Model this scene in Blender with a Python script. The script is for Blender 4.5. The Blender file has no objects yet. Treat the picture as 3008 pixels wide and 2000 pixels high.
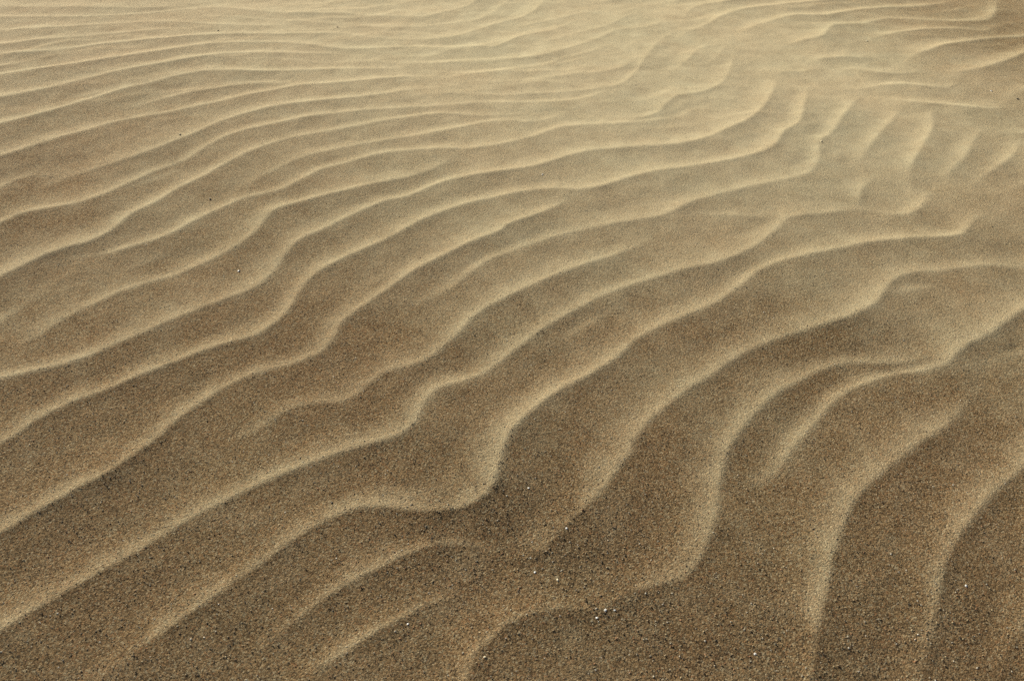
import bpy, math
import numpy as np

# ------------------------------------------------------------------ camera
H = 1.10                      # eye height above the sand (m)
FPX = 2500.0                  # focal length in pixels of the 3008 x 2000 photo
PITCH = math.radians(35.0)    # below the horizon
sc = bpy.context.scene
cam_d = bpy.data.cameras.new("camera")
cam = bpy.data.objects.new("camera", cam_d)
sc.collection.objects.link(cam)
cam_d.sensor_fit = 'HORIZONTAL'
cam_d.sensor_width = 36.0
cam_d.lens = FPX / 3008.0 * 36.0
cam.location = (0, 0, H)
cam.rotation_euler = (math.pi / 2 - PITCH, 0, 0)
cam_d.clip_start = 0.01
cam_d.clip_end = 2000
cam_d.dof.use_dof = True
cam_d.dof.focus_distance = 1.95
cam_d.dof.aperture_fstop = 6.3
sc.camera = cam

# ------------------------------------------------------------------ sky + sun
SUN_EL, SUN_AZ = math.radians(24.0), math.radians(-36.0)    # azimuth from +y, negative = left
w = bpy.data.worlds.new("World"); sc.world = w; w.use_nodes = True
nt = w.node_tree; nt.nodes.clear()
sky = nt.nodes.new("ShaderNodeTexSky"); sky.sky_type = 'NISHITA'; sky.sun_disc = False
sky.sun_elevation = SUN_EL; sky.sun_rotation = SUN_AZ
sky.dust_density = 4.0; sky.air_density = 1.0; sky.ozone_density = 1.0
bg = nt.nodes.new("ShaderNodeBackground"); bg.inputs[1].default_value = 0.05
wo = nt.nodes.new("ShaderNodeOutputWorld")
nt.links.new(sky.outputs[0], bg.inputs[0]); nt.links.new(bg.outputs[0], wo.inputs[0])
sun_d = bpy.data.lights.new("sun", 'SUN'); sun_d.energy = 5.0
sun_d.angle = math.radians(0.6); sun_d.color = (1.0, 0.945, 0.80)
sun = bpy.data.objects.new("sun", sun_d); sc.collection.objects.link(sun)
sun.rotation_euler = (math.pi / 2 - SUN_EL, 0, math.pi - SUN_AZ)
LDIR = np.array([math.sin(SUN_AZ), math.cos(SUN_AZ)])       # towards the sun, on the ground

sc.view_settings.view_transform = 'Standard'
sc.view_settings.look = 'None'
sc.view_settings.exposure = 0.84
sc.view_settings.gamma = 1.0
sc.render.engine = 'CYCLES'
sc.cycles.use_denoising = False
sc.cycles.max_bounces = 4
sc.cycles.diffuse_bounces = 2

# ------------------------------------------------------------------ survey of the ripple crests
# photo position -> point on the sand plane (x, y) in metres; used only to survey where things stand
CP, SP = math.cos(PITCH), math.sin(PITCH)
def ground(px, py, z=0.0):
    px = np.asarray(px, float); py = np.asarray(py, float)
    u = (px - 1504.0) / FPX; v = (py - 1000.0) / FPX
    dz = -SP - v * CP
    dz = np.minimum(dz, -0.08)
    t = (z - H) / dz
    return np.stack([u * t, (CP - v * SP) * t], -1)
def swell(x, y):
    """broad shape of the sand sheet: it climbs gently away from the eye, then levels"""
    x = np.asarray(x, float); y = np.asarray(y, float)
    t = np.clip(y, -6, 60)
    return 0.135 * 1.9 * (np.tanh((t - 0.9) / 1.9)) - 0.02
def survey(px, py, dz=0.010):
    P = ground(px, py, dz)
    for _ in range(12):
        P = ground(px, py, swell(P[..., 0], P[..., 1]) + dz)
    return P
TILE = {'1': (0, 0), '2': (1000, 0), '3': (2000, 0), '4': (0, 650), '5': (1000, 650), '6': (2000, 650),
        '7': (0, 1300), '8': (1000, 1300), '9': (2000, 1300)}
K = 0.4464
# strength, fade at first end, fade at last end, points (tile: x,y ...)
CRESTS = [
 # top left fan
 (0.6,0,1,"1: -200,36 0,38 300,38 600,40 900,46 1200,30 1400,5"),
 (0.8,0,0,"1: -200,103 0,103 400,100 700,96 1000,74 1200,52 1440,42 1650,60 1900,78 2240,82 2: 150,92 300,95 550,95 700,60 850,15 920,-30"),
 (0.9,0,1,"1: -200,203 0,192 300,175 600,158 900,140 1150,135 1400,150 1600,157 1900,150 2100,130"),
 (0.6,1,0,"1: 1100,110 1300,102 1500,100 1800,118 2000,132 2240,145 2: 100,152 300,165 500,160 700,140 900,110 1000,60 1080,0"),
 (1.0,0,1,"1: -200,305 0,282 400,245 700,220 1000,190 1250,165 1420,150"),
 (1.0,0,0,"1: -200,355 0,345 100,343 400,325 700,285 1000,255 1300,228 1600,215 1900,212 2240,205 2: 150,225 350,240 600,240 750,225 900,180 1050,130 1200,92 1300,30 1360,-40"),
 (0.5,0,1,"1: -100,440 0,430 100,410 250,385 350,370"),
 (1.1,0,1,"1: -200,530 0,490 200,460 500,420 800,375 1100,330 1300,295 1500,275 1800,270 2000,280 2240,305 2: 200,302 500,290 700,298 850,290 1000,300 1080,270 1200,220 1400,178 1520,130 1600,70"),
 (1.1,0,1,"1: -200,695 0,650 200,610 400,560 600,510 800,465 1000,430 1200,395 1400,360 1550,342 1900,340 2240,335 2: 120,340 300,350"),
 (0.5,1,1,"1: 1350,385 1600,378 1850,375 2100,395 2240,400"),
 (0.9,1,1,"2: -150,400 0,392 200,385 400,395 700,395 1000,390 1200,372 1350,350 1450,320 1600,270 1700,235 1830,175 2000,160 2100,130 2240,70"),
 (0.7,1,1,"2: 400,352 600,350 750,302 850,290"),
 (1.2,0,1,"1: -200,875 0,825 200,775 450,700 650,635 800,590 1000,545 1200,495 1400,465 1700,465 2000,450 2240,436 2: 200,436 430,432 560,425"),
 (0.8,1,1,"2: 450,458 600,453 700,457 850,465 1050,455 1200,432 1350,415 1450,372 1600,340 1750,285 1850,235"),
 (1.1,1,1,"1: 720,735 800,715 1000,665 1200,615 1400,580 1600,548 1780,535 1950,543 2100,541"),
 (1.2,0,1,"1: -200,1090 0,1030 200,970 400,905 600,850 800,790 1000,755 1200,715 1400,670 1600,625 1800,585 1950,555 2240,533 2: 200,510 450,490 650,485 760,490"),
 (0.8,1,1,"2: 700,505 850,512 1000,525 1200,518 1400,497 1600,470 1720,462 1850,430 1950,370 2050,300"),
 (1.1,0,1,"1: -200,1310 0,1222 100,1170 220,1135 330,1145 440,1150"),
 (1.2,1,1,"1: 150,1260 280,1215 400,1165 600,1110 800,1050 1000,980 1200,905 1350,840 1500,775 1700,720 1900,680 2240,642 2: 300,605 500,573 700,555 800,530"),
 (1.0,1,1,"2: 480,588 700,597 900,607 1100,612 1300,600 1500,592 1700,572 1850,540 1950,450 2000,380 2100,250 2240,170"),
 (1.1,0,1,"1: -200,1540 0,1460 150,1390 300,1360 500,1330 700,1260 850,1190 1000,1120 1200,1050 1320,980 1450,905 1600,850 1800,810 2000,765 2240,735 2: 100,722 300,705 600,685 800,670 1000,658 1200,660 1500,650 1700,610 1800,560"),
 (1.2,0,1,"4: -200,450 0,340 150,270 300,200 450,150 600,115 740,45 1: 850,1400 1000,1330 1150,1240 1300,1170 1450,1090 1600,1010 1800,930 2000,880 2240,840 2: 200,800 400,765 650,733 850,740 1000,745 1230,735"),
 (1.0,1,1,"1: 1400,1330 1500,1270 1650,1190 1750,1130 1850,1085 2000,1020 2240,965 2: 200,925 400,895 600,860 800,820 950,790 1050,776 1250,786 1450,745 1550,700 1680,650"),
 (1.2,1,1,"4: 200,290 450,215 700,190 850,150 1000,110 1150,50 1: 1300,1425 1450,1360 1600,1290 1850,1235 2100,1110 2240,1070 2: 150,1030 300,990 500,975 700,965 800,970 1000,950 1100,930 1300,880 1400,835 1600,812 1900,798 2100,775 2240,750 3: 60,715 150,690 250,690"),
 (1.2,1,1,"3: -600,830 -300,770 -150,730 -100,670 0,610 100,598 200,570 280,520 320,450 345,380 360,310 385,250"),
 (1.3,1,1,"4: 0,860 100,800 250,720 420,600 600,520 800,430 1000,370 1150,330 1300,270 1450,200 1600,120 1700,30 1: 1800,1370 1950,1330 2100,1285 2240,1255 2: 150,1215 300,1185 500,1140 650,1075 750,1010 820,960"),
 (0.6,0,1,"4: -150,700 0,615 100,555 250,450 360,415"),
 (1.3,0,1,"4: -200,1060 0,1015 200,975 350,940 500,900 650,840 800,770 950,710 1100,640 1250,580 1400,520 1550,470 1700,405 1800,310 1860,220 1960,110 2100,50 1: 2240,1440 2: 150,1370 300,1310 450,1280 600,1215 700,1180 900,1140 1100,1115 1300,1080 1500,1015 1650,980 1900,960 2240,938 3: 150,900 300,840 450,770 550,680 600,600 625,540 640,480"),
 (1.4,0,1,"4: -200,1560 0,1460 100,1400 250,1290 400,1210 550,1140 700,1100 800,1050 950,980 1100,930 1250,870 1400,810 1550,770 1700,730 1800,660 1870,600 1930,510 1990,410 2100,310 2240,240 5: 150,175 300,110 430,40 2: 500,1450 650,1390 800,1340 1000,1290 1200,1250 1400,1230 1500,1240 1600,1245 1750,1210 1900,1160 2100,1110 2240,1095 3: 200,1060 450,1010 600,960 650,900 690,840 780,790 810,700 830,600 850,540"),
 (1.4,0,1,"7: -200,690 0,590 100,540 250,440 400,370 500,300 650,230 800,130 950,20 4: 1100,1350 1200,1250 1350,1150 1450,1080 1600,1010 1750,960 1900,925 2000,890 2110,845 2190,760 5: 0,650 100,570 200,500 300,440 400,360 500,300 620,240 750,180 900,110 1050,60 2: 1100,1470 1300,1400 1450,1330 1560,1250"),
 (1.3,0,1,"7: -200,1340 0,1240 150,1130 300,1050 500,930 650,850 850,730 1000,640 1150,540 1300,450 1450,380 1600,300 1750,230 1900,170 2100,90 2240,45 5: 100,1470 250,1430 400,1390 490,1310 530,1200 600,1100 700,1060 870,1020 980,960 1100,870 1200,790 1350,680 1450,620 1600,540 1750,460 1900,410 2100,350 2240,310 6: 200,270 350,220 450,170 550,100 620,40 3: 640,1480 690,1415 850,1395 1000,1380 1200,1352 1300,1370 1380,1385"),
 (1.1,1,1,"4: 1380,1540 1550,1420 1700,1340 1850,1245 1950,1190 2100,1170 2240,1165 5: 100,1120 160,1060 230,1000 320,960 400,950 500,920 620,860 700,790 780,720 850,630 950,560 1100,480 1250,410 1400,350 1550,290 1700,240 1850,190 1950,150 2070,70"),
 (1.1,1,1,"5: 350,640 400,590 550,500 650,460 750,400 850,320 950,250 1100,190 1250,140 1400,90 1550,50 1700,20 2: 1900,1440 2100,1415 2240,1350 3: 100,1300 200,1275 400,1225 600,1180 800,1140 880,1090 920,1000 915,910 1000,850 1060,760 1120,680 1190,590 1230,560"),
 (0.8,1,1,"3: 30,1385 300,1392 500,1405 690,1418"),
 (1.4,1,1,"7: 500,1640 620,1568 750,1460 900,1350 1050,1250 1200,1150 1350,1040 1500,930 1700,790 1850,670 2000,570 2150,490 2240,440 8: 150,400 300,400 450,425 600,436 700,430 800,410 900,370 1000,290 1020,210 1050,110 5: 1080,1440 1110,1380 1200,1290 1300,1200 1450,1090 1600,1020 1750,930 1850,860 1950,760 2100,680 2240,620 6: 150,560 250,510 400,400 500,320 650,250 850,200 1100,150 1300,110 1500,95 1700,90 1850,80 1900,20 3: 1930,1420 2050,1380"),
 (1.2,1,1,"8: 860,640 1000,700 1150,735 1300,710 1390,650 1450,560 1550,460 1650,370 1740,270 1820,150 1900,50 5: 1900,1450 2000,1320 2100,1230 2240,1125 6: 50,1080 200,1000 300,920 400,860 550,790 700,740 850,700 1000,650 1150,600 1280,530 1350,430 1430,350 1550,312 1700,310 1850,285 2000,270 2200,280 2350,300 2500,300"),
 (1.35,1,1,"7: 1700,1330 1880,1200 2000,1100 2100,1020 2240,930 8: 150,850 300,780 450,700 600,650 740,635 900,665 1020,710"),
 (1.15,0,1,"8: 820,1600 860,1450 900,1350 1000,1265 1050,1200 1150,1150 1280,1100 1400,1068 1600,1080 1720,1085 1800,1040 1900,960 2050,920 2240,890 9: 80,820 150,700 220,500 260,200 300,60 6: 300,1490 380,1370 470,1260 550,1180 680,1080 800,1020 950,950 1100,910 1300,920 1500,905 1650,870 1780,800"),
 (1.25,1,1.5,"7: 1900,1600 2000,1520 2100,1450 2240,1380 8: 80,1320 200,1240 350,1160 500,1080 620,1020 760,990"),
 (0.7,1,1,"6: 1300,455 1450,445 1600,420 1700,400"),
 (1.1,2,0,"9: 200,420 350,320 450,280 600,200 700,60 6: 780,1420 870,1330 950,1230 1050,1130 1200,1060 1380,1000 1500,980 1650,960 1760,920 1810,860 1900,790 2050,720 2150,640 2258,570 2400,480 2550,400"),
 (1.1,0,1,"9: 860,1640 880,1450 905,1200 940,1000 975,850 1000,700 1050,570 1100,440 1150,340 1250,250 1350,170 1450,80 6: 1480,1510 1600,1430 1700,1370 1780,1300 1850,1220 1950,1110"),
 (1.1,0,0,"9: 1570,1640 1600,1450 1640,1300 1670,1150 1700,1000 1720,850 1750,740 1820,620 1900,500 2000,380 2150,240 2258,150 2420,20 2560,-100"),
 (0.5,1,0,"6: 1760,1010 1850,970 1950,930 2100,890 2258,850 2450,800"),
 (0.9,0,1,"9: 300,1640 420,1560 540,1400 600,1330"),
 (1.0,0,1,"9: 2500,900 2350,1100 2200,1300 2120,1500 2100,1650"),
 (0.6,1,1,"1: 420,655 560,625 680,602 800,598"),
 (0.55,1,1,"1: 820,1225 950,1190 1080,1140 1180,1100"),
 (0.55,1,1,"4: 780,310 900,262 1020,215 1120,190"),
 (0.55,1,1,"5: 60,470 180,400 300,350 400,300"),
 (0.5,1,1,"5: 1420,790 1560,700 1700,620 1820,560"),
 # right hand fan of cross ripples
 (1.0,1,1,"3: 1190,1350 1185,1280 1210,1200 1280,1140"),
 (1.1,1,1,"3: 1130,1080 1190,1020 1260,920 1380,780 1440,710 1480,660"),
 (1.1,1,1,"3: 1180,1358 1280,1370 1380,1385 1500,1390 1570,1360 1620,1290 1650,1240"),
 (1.2,1,1,"3: 1530,1220 1510,1120 1540,1030 1620,900 1670,780 1650,725 1700,690 1780,675"),
 (1.0,1,1,"3: 1740,1180 1780,1100 1870,1020 1915,930 1960,860 1990,815"),
 (1.0,1,1,"3: 1940,1190 1980,1150 2080,1080 2190,1000 2230,930 2258,880"),
 (0.9,1,0,"3: 2080,1270 2130,1240 2258,1185 2400,1130 2550,1100"),
 # top right
 (1.04,1,0,"2: 2240,140 3: 60,50 130,22 300,3 500,-30"),
 (1.17,1,0,"3: -60,260 0,210 100,170 200,130 300,80 450,45 700,20 950,0 1200,-30"),
 (1.30,1,1,"3: 340,240 430,180 500,150 650,112 750,92 950,95 1100,68 1300,48 1600,37 1740,5 1760,-40"),
 (1.2,1,1,"3: 600,330 700,278 820,245 930,230 970,185 1010,155 1200,145 1350,117 1550,117 1750,132 1900,137 2030,125 2070,50 2080,-40"),
 (1.43,1,1,"3: 1180,255 1300,230 1450,202 1600,188 1850,182 2000,195 2100,225"),
 (1.56,1,0,"3: 1470,420 1530,350 1650,315 1750,287 1900,265 2050,245 2258,237 2500,235"),
 (1.17,1,1,"3: 850,385 950,362 1050,357 1270,362"),
 (1.56,1,0,"3: 1780,550 1830,490 1860,455 1950,440 2100,405 2258,350 2500,260"),
 (1.17,1,1,"3: 1080,440 1130,425 1300,455 1480,462 1580,450"),
 (1.30,1,1,"3: 1050,565 1200,555 1300,545 1450,530 1600,547 1750,552 1830,520"),
 (1.30,1,0,"3: 2050,615 2150,605 2258,570 2450,530"),
 (1.43,1,1,"3: 1300,615 1450,635 1600,655 1750,668 1900,682 2050,692 2150,680"),
 (1.17,1,0,"3: 1850,780 2000,800 2130,843 2258,855 2500,880"),
 (0.78,1,1,"3: 620,470 700,440 780,445 920,420"),
 (0.78,1,1,"3: 160,410 230,360 330,250 390,235"),
 (0.78,1,1,"3: -120,470 -20,430 60,360 140,290 380,255"),
 (0.65,1,1,"2: 1000,185 1200,150 1400,110 1600,60 1750,10"),
 (0.65,1,1,"2: 1250,275 1400,245 1550,200 1750,150 1900,80 2050,40"),
 (0.78,1,1,"2: 1300,440 1450,405 1600,370 1700,350"),
 (0.78,1,1,"3: 380,790 430,740 520,700"),
]
def catmull(P, step):
    out = []
    n = len(P)
    for i in range(n - 1):
        p0 = P[max(i - 1, 0)]; p1 = P[i]; p2 = P[i + 1]; p3 = P[min(i + 2, n - 1)]
        L = np.linalg.norm(p2 - p1); k = max(int(L / step), 1)
        t = (np.arange(k) / k)[:, None]
        a = 0.5
        m1 = a * (p2 - p0); m2 = a * (p3 - p1)
        # limit tangents on uneven spacing
        for m in (m1, m2):
            l = np.linalg.norm(m)
            if l > L: m *= L / l
        out.append((2*t**3 - 3*t**2 + 1)*p1 + (t**3 - 2*t**2 + t)*m1 + (-2*t**3 + 3*t**2)*p2 + (t**3 - t**2)*m2)
    out.append(P[-1][None])
    return np.concatenate(out)
rng = np.random.default_rng(7)
def smooth0(a):
    k = np.array([1, 2, 3, 4, 3, 2, 1.]); k /= k.sum()
    return np.convolve(np.pad(a, 3, mode='edge'), k, mode='valid')
lines = []
for (s, f0, f1, txt) in CRESTS:
    pts = []; tile = None
    for tok in txt.split():
        if tok.endswith(':'): tile = TILE[tok[0]]; continue
        x, y = map(float, tok.split(','))
        pts.append((tile[0] + K * x, tile[1] + K * y))
    pts = np.array(pts)
    W = survey(pts[:, 0], pts[:, 1])
    C = catmull(W, 0.03)
    # even resample
    seg = np.linalg.norm(np.diff(C, axis=0), axis=1)
    cum = np.concatenate([[0], np.cumsum(seg)])
    n = max(int(cum[-1] / 0.03), 12)
    q = np.linspace(0, cum[-1], n)
    C = np.stack([np.interp(q, cum, C[:, 0]), np.interp(q, cum, C[:, 1])], 1)
    # carry crests that leave the frame on, gently bending, past it
    for e, f in ((0, f0), (1, f1)):
        if f == 0:
            A = C[::-1] if e == 0 else C
            d = A[-1] - A[-4]; d /= np.linalg.norm(d)
            ext = [A[-1]]; ang = rng.normal(0, 0.01)
            for i in range(35):
                c, sn = math.cos(ang), math.sin(ang)
                d = np.array([c*d[0] - sn*d[1], sn*d[0] + c*d[1]])
                ext.append(ext[-1] + d * 0.03)
            A = np.concatenate([A, np.array(ext[1:])])
            C = A[::-1] if e == 0 else A
    T = np.gradient(C, axis=0); T /= np.linalg.norm(T, axis=1)[:, None] + 1e-9
    N = np.stack([-T[:, 1], T[:, 0]], 1)
    if (N @ LDIR).sum() < 0:
        C = C[::-1].copy(); T = np.gradient(C, axis=0); T /= np.linalg.norm(T, axis=1)[:, None] + 1e-9
        N = np.stack([-T[:, 1], T[:, 0]], 1); f0, f1 = f1, f0
    m = len(C); L = np.concatenate([[0], np.cumsum(np.linalg.norm(np.diff(C, axis=0), axis=1))])
    fl = min(0.35, 0.3 * L[-1]) * float(np.clip(C[:, 1].min() / 2.2, 0.45, 1))
    st = np.full(m, s)
    def sm(t): t = np.clip(t, 0, 1); return t * t * (3 - 2 * t)
    st = st * sm(L / (fl * f0 if f0 else 0.4)) * sm((L[-1] - L) / (fl * f1 if f1 else 0.4))
    kn = rng.uniform(0.72, 1.22, m // 9 + 3); st = st * np.interp(np.arange(m) / 9.0, np.arange(len(kn)), kn)
    st = smooth0(st)
    lines.append(dict(C=C, N=N, T=T, L=L, s=st))
# local wavelength on both sides of every crest point
AP = np.concatenate([l['C'] for l in lines]); AI = np.concatenate([np.full(len(l['C']), i) for i, l in enumerate(lines)])
def smooth(a, k):
    k = min(k, max(len(a) // 2, 1)); ker = np.hanning(2 * k + 3)[1:-1]; ker /= ker.sum()
    return np.convolve(np.pad(a, k + 0, mode='edge'), ker, mode='valid')[:len(a)] if len(a) > 2 else a
for i, l in enumerate(lines):
    res = []
    for sg in (1, -1):
        dv = AP[None] - l['C'][:, None]
        dn = (dv * (sg * l['N'])[:, None]).sum(-1)
        dist = np.linalg.norm(dv, axis=-1)
        ok = (AI[None] != i) & (dn > 0.82 * dist) & (dist > 0.03)
        dist = np.where(ok, dist, 9).min(1)
        cap = 0.14 + 0.050 * l['C'][:, 1]
        dist = np.clip(dist, 0.07, cap)
        res.append(smooth(dist, 6))
    l['wl'], l['ws'] = res

# ------------------------------------------------------------------ the sand sheet
def axis(lo, hi, d0, d1, far):
    """spacing d0 at lo growing to d1 at hi, then growing geometrically to far"""
    v = [lo]
    while v[-1] < hi:
        f = (v[-1] - lo) / (hi - lo); v.append(v[-1] + d0 + (d1 - d0) * f)
    d = d1
    while v[-1] < far:
        d *= 1.18; v.append(v[-1] + d)
    return np.array(v)
xp = axis(0, 3.6, 0.0045, 0.010, 400)
XS = np.concatenate([-xp[:0:-1], xp])
yp = axis(0.45, 6.4, 0.0035, 0.014, 600)
yn = 0.45 - axis(0, 0.15, 0.006, 0.02, 300)[:0:-1]
YS = np.concatenate([yn, yp])
NX, NY = len(XS), len(YS)
X, Y = np.meshgrid(XS, YS)          # [row=y, col=x]

def vnoise(x, y, seed):
    """smooth value noise, unit cell"""
    r = np.random.default_rng(seed).random((256, 256))
    xi = np.floor(x).astype(np.int64); yi = np.floor(y).astype(np.int64)
    fx = x - xi; fy = y - yi
    fx = fx*fx*fx*(fx*(fx*6-15)+10); fy = fy*fy*fy*(fy*(fy*6-15)+10)
    g = lambda a, b: r[(a % 256), (b % 256)]
    return ((g(xi, yi)*(1-fx) + g(xi+1, yi)*fx)*(1-fy) + (g(xi, yi+1)*(1-fx) + g(xi+1, yi+1)*fx)*fy) * 2 - 1
def fbm(x, y, s, seed, o=3):
    a = 0; w_ = 1; t = 0
    for i in range(o):
        a = a + w_ * vnoise(x / s + 31.7*i, y / s + 11.3*i, seed + i); t += w_; w_ *= 0.5; s *= 0.5
    return a / t

P_ = 3.0
acc = np.zeros_like(X); flank_light = np.zeros_like(X)
RAD = 0.75
for l in lines:
    C = l['C']
    lo = C.min(0) - RAD; hi = C.max(0) + RAD
    i0, i1 = np.searchsorted(XS, [lo[0], hi[0]]); j0, j1 = np.searchsorted(YS, [lo[1], hi[1]])
    if i1 <= i0 or j1 <= j0: continue
    bd = np.full((j1 - j0, i1 - i0), 9.0, np.float32); bs = np.zeros_like(bd); bt = np.zeros_like(bd)
    st = 1
    for k in range(0, len(C) - 1, st):
        a = C[k]; b = C[k + 1]
        lo2 = np.minimum(a, b) - RAD; hi2 = np.maximum(a, b) + RAD
        a0, a1 = np.clip(np.searchsorted(XS, [lo2[0], hi2[0]]), i0, i1); c0, c1 = np.clip(np.searchsorted(YS, [lo2[1], hi2[1]]), j0, j1)
        if a1 <= a0 or c1 <= c0: continue
        xx = XS[a0:a1][None] - a[0]; yy = YS[c0:c1][:, None] - a[1]
        e = b - a; L2 = (e * e).sum() + 1e-12
        t = np.clip((xx * e[0] + yy * e[1]) / L2, 0, 1).astype(np.float32)
        dx = xx - t * e[0]; dy = yy - t * e[1]
        d = (dx * dx + dy * dy).astype(np.float32)
        sl = (slice(c0 - j0, c1 - j0), slice(a0 - i0, a1 - i0))
        better = d < bd[sl]
        side = np.sign(e[0] * yy - e[1] * xx)
        bd[sl] = np.where(better, d, bd[sl]); bs[sl] = np.where(better, side, bs[sl]); bt[sl] = np.where(better, k + t, bt[sl])
    d = np.sqrt(bd)
    m = d < RAD
    idx = np.arange(len(C))
    s = np.interp(bt, idx, l['s']); wl = np.interp(bt, idx, l['wl']); ws = np.interp(bt, idx, l['ws'])
    amp = 0.042 * (0.6 * wl + 0.4 * ws) * s
    e = 0.0015 + 0.006 * wl
    # blend between the two flanks across the crest line
    u = np.sqrt(d * d + e * e) - e
    lit = np.exp(-(u / (0.235 * wl)) ** 1.0)
    q = np.clip(u / (0.95 * ws), 0, 1)
    lee = 0.80 * (1 - q) ** 1.2 + 0.20 * np.exp(-u / (0.10 * ws))
    prof = np.where(bs > 0, lit, lee)
    prof *= np.clip((RAD - d) / 0.25, 0, 1)
    h = amp * prof
    dp = np.where(bs > 0, np.exp(-(u / (0.24 * wl)) ** 1.3), np.exp(-(u / 0.006))) * np.clip(s, 0, 1.2)  # mask for painted sunlight: pale on the flank facing the sun
    flank_light[j0:j1, i0:i1] = np.maximum(flank_light[j0:j1, i0:i1], np.where(m, dp, 0))
    acc[j0:j1, i0:i1] += np.where(m, h, 0) ** P_
Hh = acc ** (1 / P_)

def _soft(px, py, rx, ry):
    c = survey(px, py); return np.exp(-((X - c[0]) / rx) ** 2 - ((Y - c[1]) / ry) ** 2)
Hh = Hh * (1 - 0.22 * _soft(1700, 60, 1.1, 1.2) - 0.1 * _soft(2100, 200, .8, .8))      # ripples flattened to imitate haze over the far sand
# ripples of the same family away from the surveyed patch
gx, gy = X, Y
d = gy * math.cos(0.35) + 0  # placeholder direction
th = 0.55 + 0.25 * fbm(X, Y, 4.0, 50, 2)
ph = (Y * 0.84 - X * 0.54) / 0.30 + 1.6 * fbm(X, Y, 1.6, 60, 3) + 0.5 * fbm(X, Y, 0.4, 64, 2)
fr = ph - np.floor(ph)
saw = np.where(fr < 0.68, (fr / 0.68) ** 1.6, ((1 - fr) / 0.32) ** 1.6)
wave = 0.016 * saw * (0.75 + 0.5 * fbm(X, Y, 0.7, 70, 2))
# how far outside the photographed patch a point lies
ZB = H - swell(X, Y)
dep = Y * CP + ZB * SP; dep = np.maximum(dep, 0.05)
su = X / dep * FPX; sv = (ZB * CP - Y * SP) / dep * FPX
inside = np.clip(np.minimum(np.minimum((1504 + 90 - np.abs(su)) / 120.0, (1000 + 420 - sv) / 200.0), (sv + 1000 + 25) / 40.0), 0, 1)
inside = inside * inside * (3 - 2 * inside)
far = np.clip((np.hypot(X, Y) - 12) / 40.0, 0, 1)
out_h = np.maximum(wave, Hh * 0.9)
Z = Hh * inside + out_h * (1 - inside) * (1 - far)
# broad relief of the sand sheet (centimetres) and low dunes far off
Z += swell(X, Y) + 0.010 * fbm(X, Y, 1.3, 11, 2)
fine = (Y * 0.93 - X * 0.22) / 0.125 + 1.5 * fbm(X, Y, 0.55, 160, 3)
ff_ = fine - np.floor(fine)
fsaw = np.where(ff_ < 0.72, (ff_ / 0.72) ** 1.5, ((1 - ff_) / 0.28) ** 1.5)
Z += 0.0034 * fsaw * np.clip(0.35 + 1.3 * fbm(X, Y, 0.6, 170, 3), 0, 1) * np.clip((Y - 2.1) / 1.2, 0, 1) * (1 - np.clip(far * 3, 0, 1))   # small secondary ripples
Z += 0.0022 * fbm(X, Y, 0.16, 21, 3) * np.clip(1.2 - far, 0, 1)
Z += 0.0007 * fbm(X, Y, 0.045, 31, 2) * np.clip(1 - far * 4, 0, 1)
r_ = np.hypot(X, Y)
Z += np.clip((r_ - 14) / 60, 0, 1) ** 1.5 * (3.5 * fbm(X, Y, 45, 41, 3) + 1.5)

# ---- make-up of the sand: pale wind-blown sand with sunlight and haze painted in, dark coarse grains
def blob(px, py, rx, ry=None, rot=0.0):
    """soft spot on the sand, survey position, radii in metres"""
    c = survey(px, py, 0.0); ry = ry or rx
    a, b = X - c[0], Y - c[1]
    u = a * math.cos(rot) + b * math.sin(rot); v = -a * math.sin(rot) + b * math.cos(rot)
    return np.exp(-(u / rx) ** 2 - (v / ry) ** 2)
nz = fbm(X, Y, 0.5, 81, 4)
crest = np.clip(Hh / (0.004 + 0.0045 * np.clip(Y, 0.7, 3)), 0, 1.3)
fines_and_light = 0.02 + 0.50 * np.clip((Y - 0.9) / 3.2, 0, 1.2) + 0.10 * nz
fines_and_light += 0.40 * blob(2050, 190, 1.0, 1.1) + 0.50 * blob(1650, 60, 1.3, 1.2) + 0.15 * blob(2500, 260, .8, .5) + 0.12 * blob(2700, 420, .6, .4)  # far haze at top centre painted in as paler sand
fines_and_light -= 0.45 * blob(2980, 80, 0.8, 1.2) + 0.15 * blob(200, 450, 1.2, .8)
fines_and_light += 0.26 * (flank_light * (1 + 0.35 * nz) - 0.2)  # sun-facing flanks painted paler, as if lit
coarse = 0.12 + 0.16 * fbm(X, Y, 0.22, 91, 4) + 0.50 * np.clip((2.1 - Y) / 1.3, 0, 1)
pn = 0.7 + 0.9 * fbm(X, Y, 0.07, 131, 3)
coarse += pn * (0.55 * blob(1430, 1530, .15, .07) + 0.35 * blob(1850, 1830, .18, .10) + 0.35 * blob(1600, 1660, .14, .05) + 0.5 * blob(2060, 1790, .14, .09))
coarse += 0.2 * blob(1750, 1560, .12, .10) + 0.25 * blob(2550, 1950, .25, .10) + 0.2 * blob(2450, 980, .25, .12)
coarse = np.clip(coarse, 0, 1); fines_and_light = np.clip(fines_and_light - 0.4 * np.clip(coarse - 0.3, 0, 1), 0, 1); fines_and_light = 0.85 * (1 - np.exp(-fines_and_light / 0.6))

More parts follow.
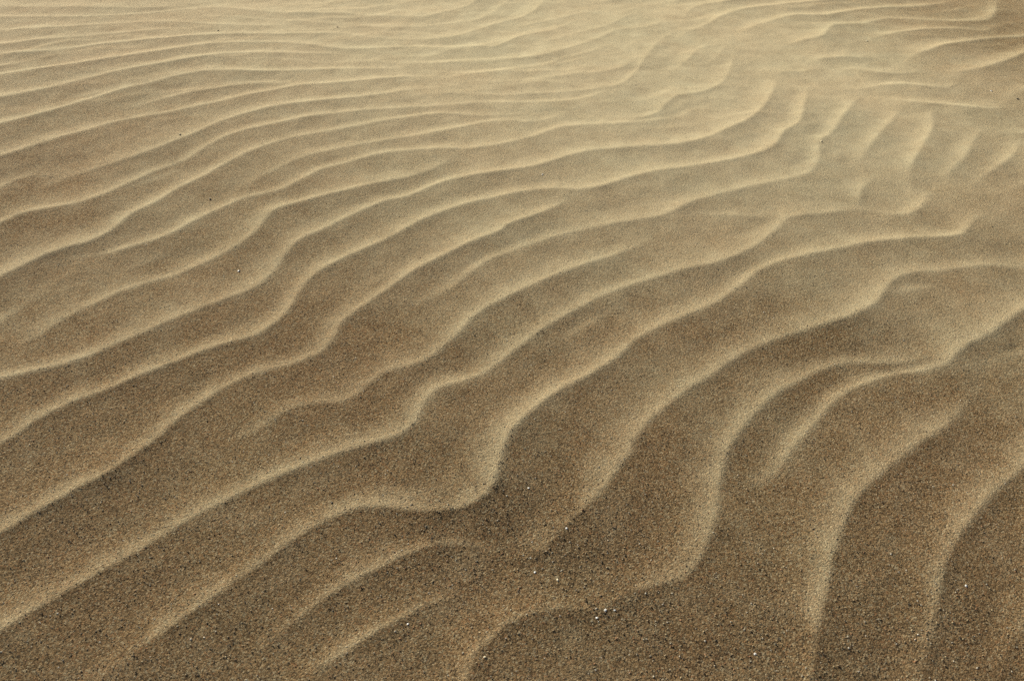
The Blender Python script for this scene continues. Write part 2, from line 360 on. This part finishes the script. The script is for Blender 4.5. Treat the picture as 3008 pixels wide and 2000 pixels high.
me = bpy.data.meshes.new("sand")
co = np.empty((NX * NY, 3), np.float32)
co[:, 0] = X.ravel(); co[:, 1] = Y.ravel(); co[:, 2] = Z.ravel()
i = np.arange(NX - 1); j = np.arange(NY - 1)
II, JJ = np.meshgrid(i, j)
base = (JJ * NX + II).ravel()
quads = np.stack([base, base + 1, base + 1 + NX, base + NX], 1).astype(np.int32)
me.vertices.add(len(co)); me.vertices.foreach_set("co", co.ravel())
me.loops.add(quads.size); me.loops.foreach_set("vertex_index", quads.ravel())
me.polygons.add(len(quads))
me.polygons.foreach_set("loop_start", (np.arange(len(quads)) * 4).astype(np.int32))
me.polygons.foreach_set("loop_total", np.full(len(quads), 4, np.int32))
me.update(calc_edges=True)
me.polygons.foreach_set("use_smooth", np.ones(len(quads), bool))
for nm, arr in (("fines_and_light", fines_and_light), ("coarse", coarse)):
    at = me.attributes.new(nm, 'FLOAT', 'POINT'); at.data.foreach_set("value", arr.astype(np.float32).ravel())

def sampler(px, py):
    """height and slope of the sand at world x, y"""
    i = np.clip(np.searchsorted(XS, px) - 1, 0, NX - 2); j = np.clip(np.searchsorted(YS, py) - 1, 0, NY - 2)
    fx = (px - XS[i]) / (XS[i+1] - XS[i]); fy = (py - YS[j]) / (YS[j+1] - YS[j])
    z00, z10, z01, z11 = Z[j, i], Z[j, i+1], Z[j+1, i], Z[j+1, i+1]
    return z00*(1-fx)*(1-fy) + z10*fx*(1-fy) + z01*(1-fx)*fy + z11*fx*fy

# ------------------------------------------------------------------ sand material
def mat(name):
    m = bpy.data.materials.new(name); m.use_nodes = True
    t = m.node_tree; t.nodes.clear(); return m, t
def node(t, typ, **kw):
    n = t.nodes.new(typ)
    for k, v in kw.items(): setattr(n, k, v)
    return n
m, t = mat("rippled_sand")
L = t.links.new
out = node(t, "ShaderNodeOutputMaterial"); bs = node(t, "ShaderNodeBsdfPrincipled")
bs.inputs["Roughness"].default_value = 1.0
bs.inputs["Specular IOR Level"].default_value = 0.06
L(bs.outputs[0], out.inputs[0])
tc = node(t, "ShaderNodeTexCoord"); OC = tc.outputs["Object"]
def attr(n_):
    a = node(t, "ShaderNodeAttribute"); a.attribute_name = n_; return a.outputs["Fac"]
A_f, A_c = attr("fines_and_light"), attr("coarse")
def math_(op, a, b=None, c=None, clamp=False):
    n = node(t, "ShaderNodeMath", operation=op, use_clamp=clamp)
    for i_, v in enumerate((a, b, c)):
        if v is None: continue
        if isinstance(v, (int, float)): n.inputs[i_].default_value = v
        else: L(v, n.inputs[i_])
    return n.outputs[0]
def mixc(f, a, b, mode='MIX'):
    n = node(t, "ShaderNodeMix", data_type='RGBA', blend_type=mode)
    for s_, v in ((0, f), (6, a), (7, b)):
        if isinstance(v, (int, float)): n.inputs[s_].default_value = v
        elif isinstance(v, tuple): n.inputs[s_].default_value = (*v, 1)
        else: L(v, n.inputs[s_])
    return n.outputs[2]
def vor(scale, feature='F1'):
    n = node(t, "ShaderNodeTexVoronoi", feature=feature); n.inputs["Scale"].default_value = scale
    L(OC, n.inputs["Vector"]); return n
def noise(scale, detail=2, rough=.5):
    n = node(t, "ShaderNodeTexNoise"); n.inputs["Scale"].default_value = scale
    n.inputs["Detail"].default_value = detail; n.inputs["Roughness"].default_value = rough
    L(OC, n.inputs["Vector"]); return n.outputs[0]
def ramp(f, stops, interp='LINEAR'):
    n = node(t, "ShaderNodeValToRGB"); n.color_ramp.interpolation = interp
    e = n.color_ramp.elements
    while len(e) < len(stops): e.new(0.5)
    for el, (p, c) in zip(e, stops): el.position = p; el.color = (*c, 1)
    L(f, n.inputs[0]); return n.outputs[0]
v1 = vor(680); v2 = vor(420)
sep1 = node(t, "ShaderNodeSeparateColor"); L(v1.outputs["Color"], sep1.inputs[0])
sep2 = node(t, "ShaderNodeSeparateColor"); L(v2.outputs["Color"], sep2.inputs[0])
# mixed mineral grains: quartz, ochre, brown, dark, reddish
GR = [(0.0, (.040, .028, .017)), (.15, (.110, .072, .037)), (.34, (.205, .136, .071)), (.54, (.31, .212, .116)),
      (.74, (.39, .285, .165)), (.84, (.30, .155, .075)), (.89, (.33, .29, .20)), (.96, (.50, .43, .30))]
g1 = ramp(sep1.outputs[0], GR, 'CONSTANT')
g2 = ramp(sep2.outputs[0], GR, 'CONSTANT')
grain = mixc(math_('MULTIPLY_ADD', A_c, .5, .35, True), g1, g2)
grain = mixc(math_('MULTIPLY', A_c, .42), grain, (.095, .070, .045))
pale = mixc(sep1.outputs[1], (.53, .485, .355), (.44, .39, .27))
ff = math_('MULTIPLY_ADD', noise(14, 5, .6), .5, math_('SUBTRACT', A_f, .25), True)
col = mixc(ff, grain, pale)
# slow tint drift: ochre to olive
tint = ramp(noise(3.2, 4, .55), [(.35, (1.035, .970, .86)), (.65, (1.005, .985, .885))])
col = mixc(1.0, col, tint, 'MULTIPLY')
L(col, bs.inputs["Base Color"])
# grain relief
def bump(h, dist, strength, prev=None):
    b = node(t, "ShaderNodeBump"); b.inputs["Distance"].default_value = dist
    if isinstance(strength, float): b.inputs["Strength"].default_value = strength
    else: L(strength, b.inputs["Strength"])
    L(h, b.inputs["Height"])
    if prev: L(prev, b.inputs["Normal"])
    return b.outputs[0]
inv = math_('SUBTRACT', 1.0, ff)
hn = math_('ADD', math_('MULTIPLY', noise(560, 3, .65), 1.0), math_('MULTIPLY', noise(210, 2, .5), .6))
b1 = bump(hn, .0026, math_('MULTIPLY_ADD', inv, 1.0, .10))
hc = math_('SUBTRACT', 1.0, v2.outputs["Distance"])
b2 = bump(hc, .0014, math_('MULTIPLY_ADD', A_c, .9, .12, True), b1)
L(b2, bs.inputs["Normal"])
me.materials.append(m)
sand = bpy.data.objects.new("sand", me); sc.collection.objects.link(sand)
sand["kind"] = "structure"

# ------------------------------------------------------------------ coarse grains lying on the surface, and stray stones
def grain_mat(name, stops, rough=.6):
    global t, L
    m, t = mat(name); L = t.links.new
    o = node(t, "ShaderNodeOutputMaterial"); b = node(t, "ShaderNodeBsdfPrincipled")
    b.inputs["Roughness"].default_value = rough; b.inputs["Specular IOR Level"].default_value = .3
    g = node(t, "ShaderNodeNewGeometry")
    L(ramp(g.outputs["Random Per Island"], stops, 'CONSTANT'), b.inputs["Base Color"])
    L(b.outputs[0], o.inputs[0]); return m
GM = grain_mat("loose_grains", [(0, (.085, .062, .037)), (.15, (.13, .093, .050)), (.34, (.21, .15, .08)), (.62, (.31, .24, .135)),
               (.84, (.26, .13, .06)), (.90, (.37, .33, .25)), (.975, (.58, .53, .43))])
ph_ = (1 + 5 ** .5) / 2
ICO = np.array([(-1, ph_, 0), (1, ph_, 0), (-1, -ph_, 0), (1, -ph_, 0), (0, -1, ph_), (0, 1, ph_), (0, -1, -ph_), (0, 1, -ph_),
                (ph_, 0, -1), (ph_, 0, 1), (-ph_, 0, -1), (-ph_, 0, 1)], float)
ICO /= np.linalg.norm(ICO[0])
ICF = np.array([(0,11,5),(0,5,1),(0,1,7),(0,7,10),(0,10,11),(1,5,9),(5,11,4),(11,10,2),(10,7,6),(7,1,8),(3,9,4),(3,4,2),(3,2,6),(3,6,8),(3,8,9),(4,9,5),(2,4,11),(6,2,10),(8,6,7),(9,8,1)])
def tri_mesh(name, V, F):
    me = bpy.data.meshes.new(name)
    me.vertices.add(len(V)); me.vertices.foreach_set("co", V.astype(np.float32).ravel())
    me.loops.add(F.size); me.loops.foreach_set("vertex_index", F.astype(np.int32).ravel())
    me.polygons.add(len(F)); me.polygons.foreach_set("loop_start", (np.arange(len(F)) * 3).astype(np.int32))
    me.polygons.foreach_set("loop_total", np.full(len(F), 3, np.int32))
    me.update(calc_edges=True); return me
def rand_rot(n, r):
    q = r.normal(size=(n, 4)); q /= np.linalg.norm(q, axis=1)[:, None]
    w_, x, y, z = q.T
    return np.stack([np.stack([1-2*(y*y+z*z), 2*(x*y-z*w_), 2*(x*z+y*w_)], -1),
                     np.stack([2*(x*y+z*w_), 1-2*(x*x+z*z), 2*(y*z-x*w_)], -1),
                     np.stack([2*(x*z-y*w_), 2*(y*z+x*w_), 1-2*(x*x+y*y)], -1)], 1)
r2 = np.random.default_rng(99)
NG = 80000
# positions over the near sand, thinned by how coarse the sand is there
cand = NG * 8
yy = 0.45 + 2.6 * r2.random(cand) ** 1.35; xx = (r2.random(cand) * 2 - 1) * (0.7 + 0.78 * yy)
ii = np.clip(np.searchsorted(XS, xx), 0, NX - 1); jj = np.clip(np.searchsorted(YS, yy), 0, NY - 1)
cw = coarse[jj, ii]
keep = r2.random(cand) < np.clip(0.10 + 0.22 * np.clip(cw - 0.1, 0, 1), 0, 1)
xx, yy, cw = xx[keep][:NG], yy[keep][:NG], cw[keep][:NG]
n = len(xx)
sz = 0.00055 + 0.0010 * r2.random(n) ** 2.2 * (0.5 + cw)
shape = ICO[None] * (1 + 0.22 * r2.normal(size=(n, 12, 1)))
shape = shape * np.stack([np.ones(n), 0.65 + .35 * r2.random(n), 0.5 + .4 * r2.random(n)], -1)[:, None]
V = np.einsum('nij,nvj->nvi', rand_rot(n, r2), shape) * sz[:, None, None]
V[..., 0] += xx[:, None]; V[..., 1] += yy[:, None]; V[..., 2] += (sampler(xx, yy) + 0.02 * sz)[:, None]
F = (ICF[None] + (np.arange(n) * 12)[:, None, None]).reshape(-1, 3)
gme = tri_mesh("coarse_grains", V.reshape(-1, 3), F); gme.materials.append(GM)
go = bpy.data.objects.new("coarse_grains", gme); sc.collection.objects.link(go)
go["kind"] = "stuff"; go["label"] = "coarse mixed sand grains strewn over the rippled sand"; go["category"] = "sand grains"

def plain(name, c, rough=.6):
    global t, L
    m, t = mat(name); L = t.links.new
    o = node(t, "ShaderNodeOutputMaterial"); b = node(t, "ShaderNodeBsdfPrincipled")
    b.inputs["Roughness"].default_value = rough; b.inputs["Specular IOR Level"].default_value = .3
    tcn = node(t, "ShaderNodeTexCoord"); nn = node(t, "ShaderNodeTexNoise"); nn.inputs["Scale"].default_value = 700
    L(tcn.outputs["Object"], nn.inputs["Vector"])
    L(mixc(nn.outputs[0], tuple(v * .7 for v in c), tuple(min(v * 1.3, .9) for v in c)), b.inputs["Base Color"])
    L(b.outputs[0], o.inputs[0]); return m
MD = plain("dark_stone", (.022, .019, .015)); MP = plain("pale_shell_and_glint", (.80, .77, .68), .35); MT = plain("tan_stone_and_glint", (.78, .64, .44), .4)
def sub(V, F):
    """one round of midpoint subdivision pushed to the sphere"""
    V = [tuple(v) for v in V]; cache = {}; out = []
    def mid(a, b):
        k = (min(a, b), max(a, b))
        if k not in cache:
            p = np.add(V[a], V[b]); p = p / np.linalg.norm(p); V.append(tuple(p)); cache[k] = len(V) - 1
        return cache[k]
    for a, b, c in F:
        x, y, z = mid(a, b), mid(b, c), mid(c, a); out += [(a, x, z), (b, y, x), (c, z, y), (x, y, z)]
    return np.array(V), np.array(out)
SV, SF = sub(ICO, ICF)
# photo position, radius in photo pixels, material, name, label
STONES = [
 (529, 396, 3.6, MD, "pebble", "tiny black pebble on the pale crest in the upper left"),
 (617, 584, 3.8, MD, "pebble", "tiny dark oval pebble in a brown trough left of centre"),
 (641, 91, 3.0, MD, "pebble", "tiny dark pebble among the thin far ripples at the upper left"),
 (991, 80, 3.2, MD, "pebble", "tiny dark pebble on the pale far sand near the top, left of the swirl"),
 (975, 1475, 3.6, MD, "pebble", "small black pebble just above the curved crest in the lower left middle"),
 (2989, 291, 3.4, MD, "pebble", "tiny dark pebble near the right edge below the upper crests"),
 (2279, 1891, 4.2, MD, "pebble", "black pebble on the tan sand near the bottom, right of the dark coarse patch"),
 (1059, 1165, 3.2, MD, "pebble", "tiny black pebble under the short crest end near the middle left"),
 (701, 795, 5.0, MP, "shell_or_glint_chip", "pale curved sliver of shell lying in a trough left of the centre"),
 (1664, 1550, 4.6, MP, "shell_or_glint_chip", "white chip of shell beside the lower end of the long central crest"),
 (1779, 1790, 5.4, MP, "shell_or_glint_chip", "whitest chip of shell at the edge of the hooked crest near the bottom"),
 (1806, 1790, 4.4, MP, "shell_or_glint_chip", "small white chip of shell just right of the whitest one by the hooked crest"),
 (1638, 1702, 5.0, MT, "pebble", "cream pebble on coarse sand above the hooked crest"),
 (1571, 1679, 4.4, MP, "shell_or_glint_chip", "pale sliver of shell left of the cream pebble above the hooked crest"),
 (1754, 1813, 4.6, MP, "shell_or_glint_chip", "pale chip of shell in the dark coarse sand just below the hooked crest"),
 (1553, 1432, 4.2, MP, "shell_or_glint_chip", "pale chip of shell on smooth sand above the dark coarse hollow"),
 (2839, 1719, 4.6, MP, "shell_or_glint_chip", "grey white chip of shell alone in the lower right corner sand"),
 (2219, 1919, 4.8, MP, "shell_or_glint_chip", "white chip of shell near the bottom edge beside the black pebble"),
 (1424, 1928, 4.2, MT, "pebble", "pale tan pebble low on the sand near the bottom edge"),
 (1198, 1831, 4.2, MP, "shell_or_glint_chip", "grey white chip of shell below the last crest at the lower left middle"),
 (1594, 512, 3.4, MP, "shell_or_glint_chip", "pale chip standing in for a sun glint in the brown trough above centre"),  # far bright bits from here on: sun glints modelled as pale solids
 (2413, 415, 3.6, MT, "pebble", "tan bead standing in for a sun glint on the sand at the left of the short cross ripples"),  # sun glint, not a real pebble
 (2547, 121, 3.4, MT, "pebble", "cream bead added as a sun glint between the far crests at the upper right"),  # sun glint, not a real pebble
 (2912, 267, 3.2, MP, "shell_or_glint_chip", "pale chip added as a sun glint on brown sand near the right edge"),
]
r3 = np.random.default_rng(5)
for (px, py, rad, mt, nm, lab) in STONES:
    p = survey(px, py, 0.006)
    for _ in range(4):
        p = ground(px, py, sampler(p[..., 0], p[..., 1]) + 0.001)
    x, y = float(p[0]), float(p[1]); z = float(sampler(np.array([x]), np.array([y]))[0])
    dist = math.sqrt(x * x + y * y + (H - z) ** 2)
    rr = rad / FPX * dist * (0.72 if mt is MD else 0.75)
    fr = 0.30 if nm == "shell_or_glint_chip" else (0.7 if mt is MD else 0.42)
    bumpy = 1 + 0.10 * r3.normal(size=(len(SV), 1))
    V = SV * bumpy * np.array([1.25, 0.8, fr])
    if nm == "shell_or_glint_chip": V[:, 2] -= 0.35 * V[:, 0] ** 2
    a = r3.random() * 6.28; tl = 0.35 * r3.random()
    Rz = np.array([[math.cos(a), -math.sin(a), 0], [math.sin(a), math.cos(a), 0], [0, 0, 1]])
    Rx = np.array([[1, 0, 0], [0, math.cos(tl), -math.sin(tl)], [0, math.sin(tl), math.cos(tl)]])
    V = (V @ Rx.T @ Rz.T) * rr
    sm_ = tri_mesh(nm, V, SF); sm_.materials.append(mt)
    sm_.polygons.foreach_set("use_smooth", np.ones(len(SF), bool))
    o = bpy.data.objects.new(nm, sm_); sc.collection.objects.link(o)
    o.location = (x, y, z + 0.22 * rr)
    o["label"] = lab; o["category"] = "pebble" if nm == "pebble" else "shell"
    o["group"] = "stray pebbles and sun-glint beads on the sand" if nm == "pebble" else "chips of shell and sun-glint chips on the sand"
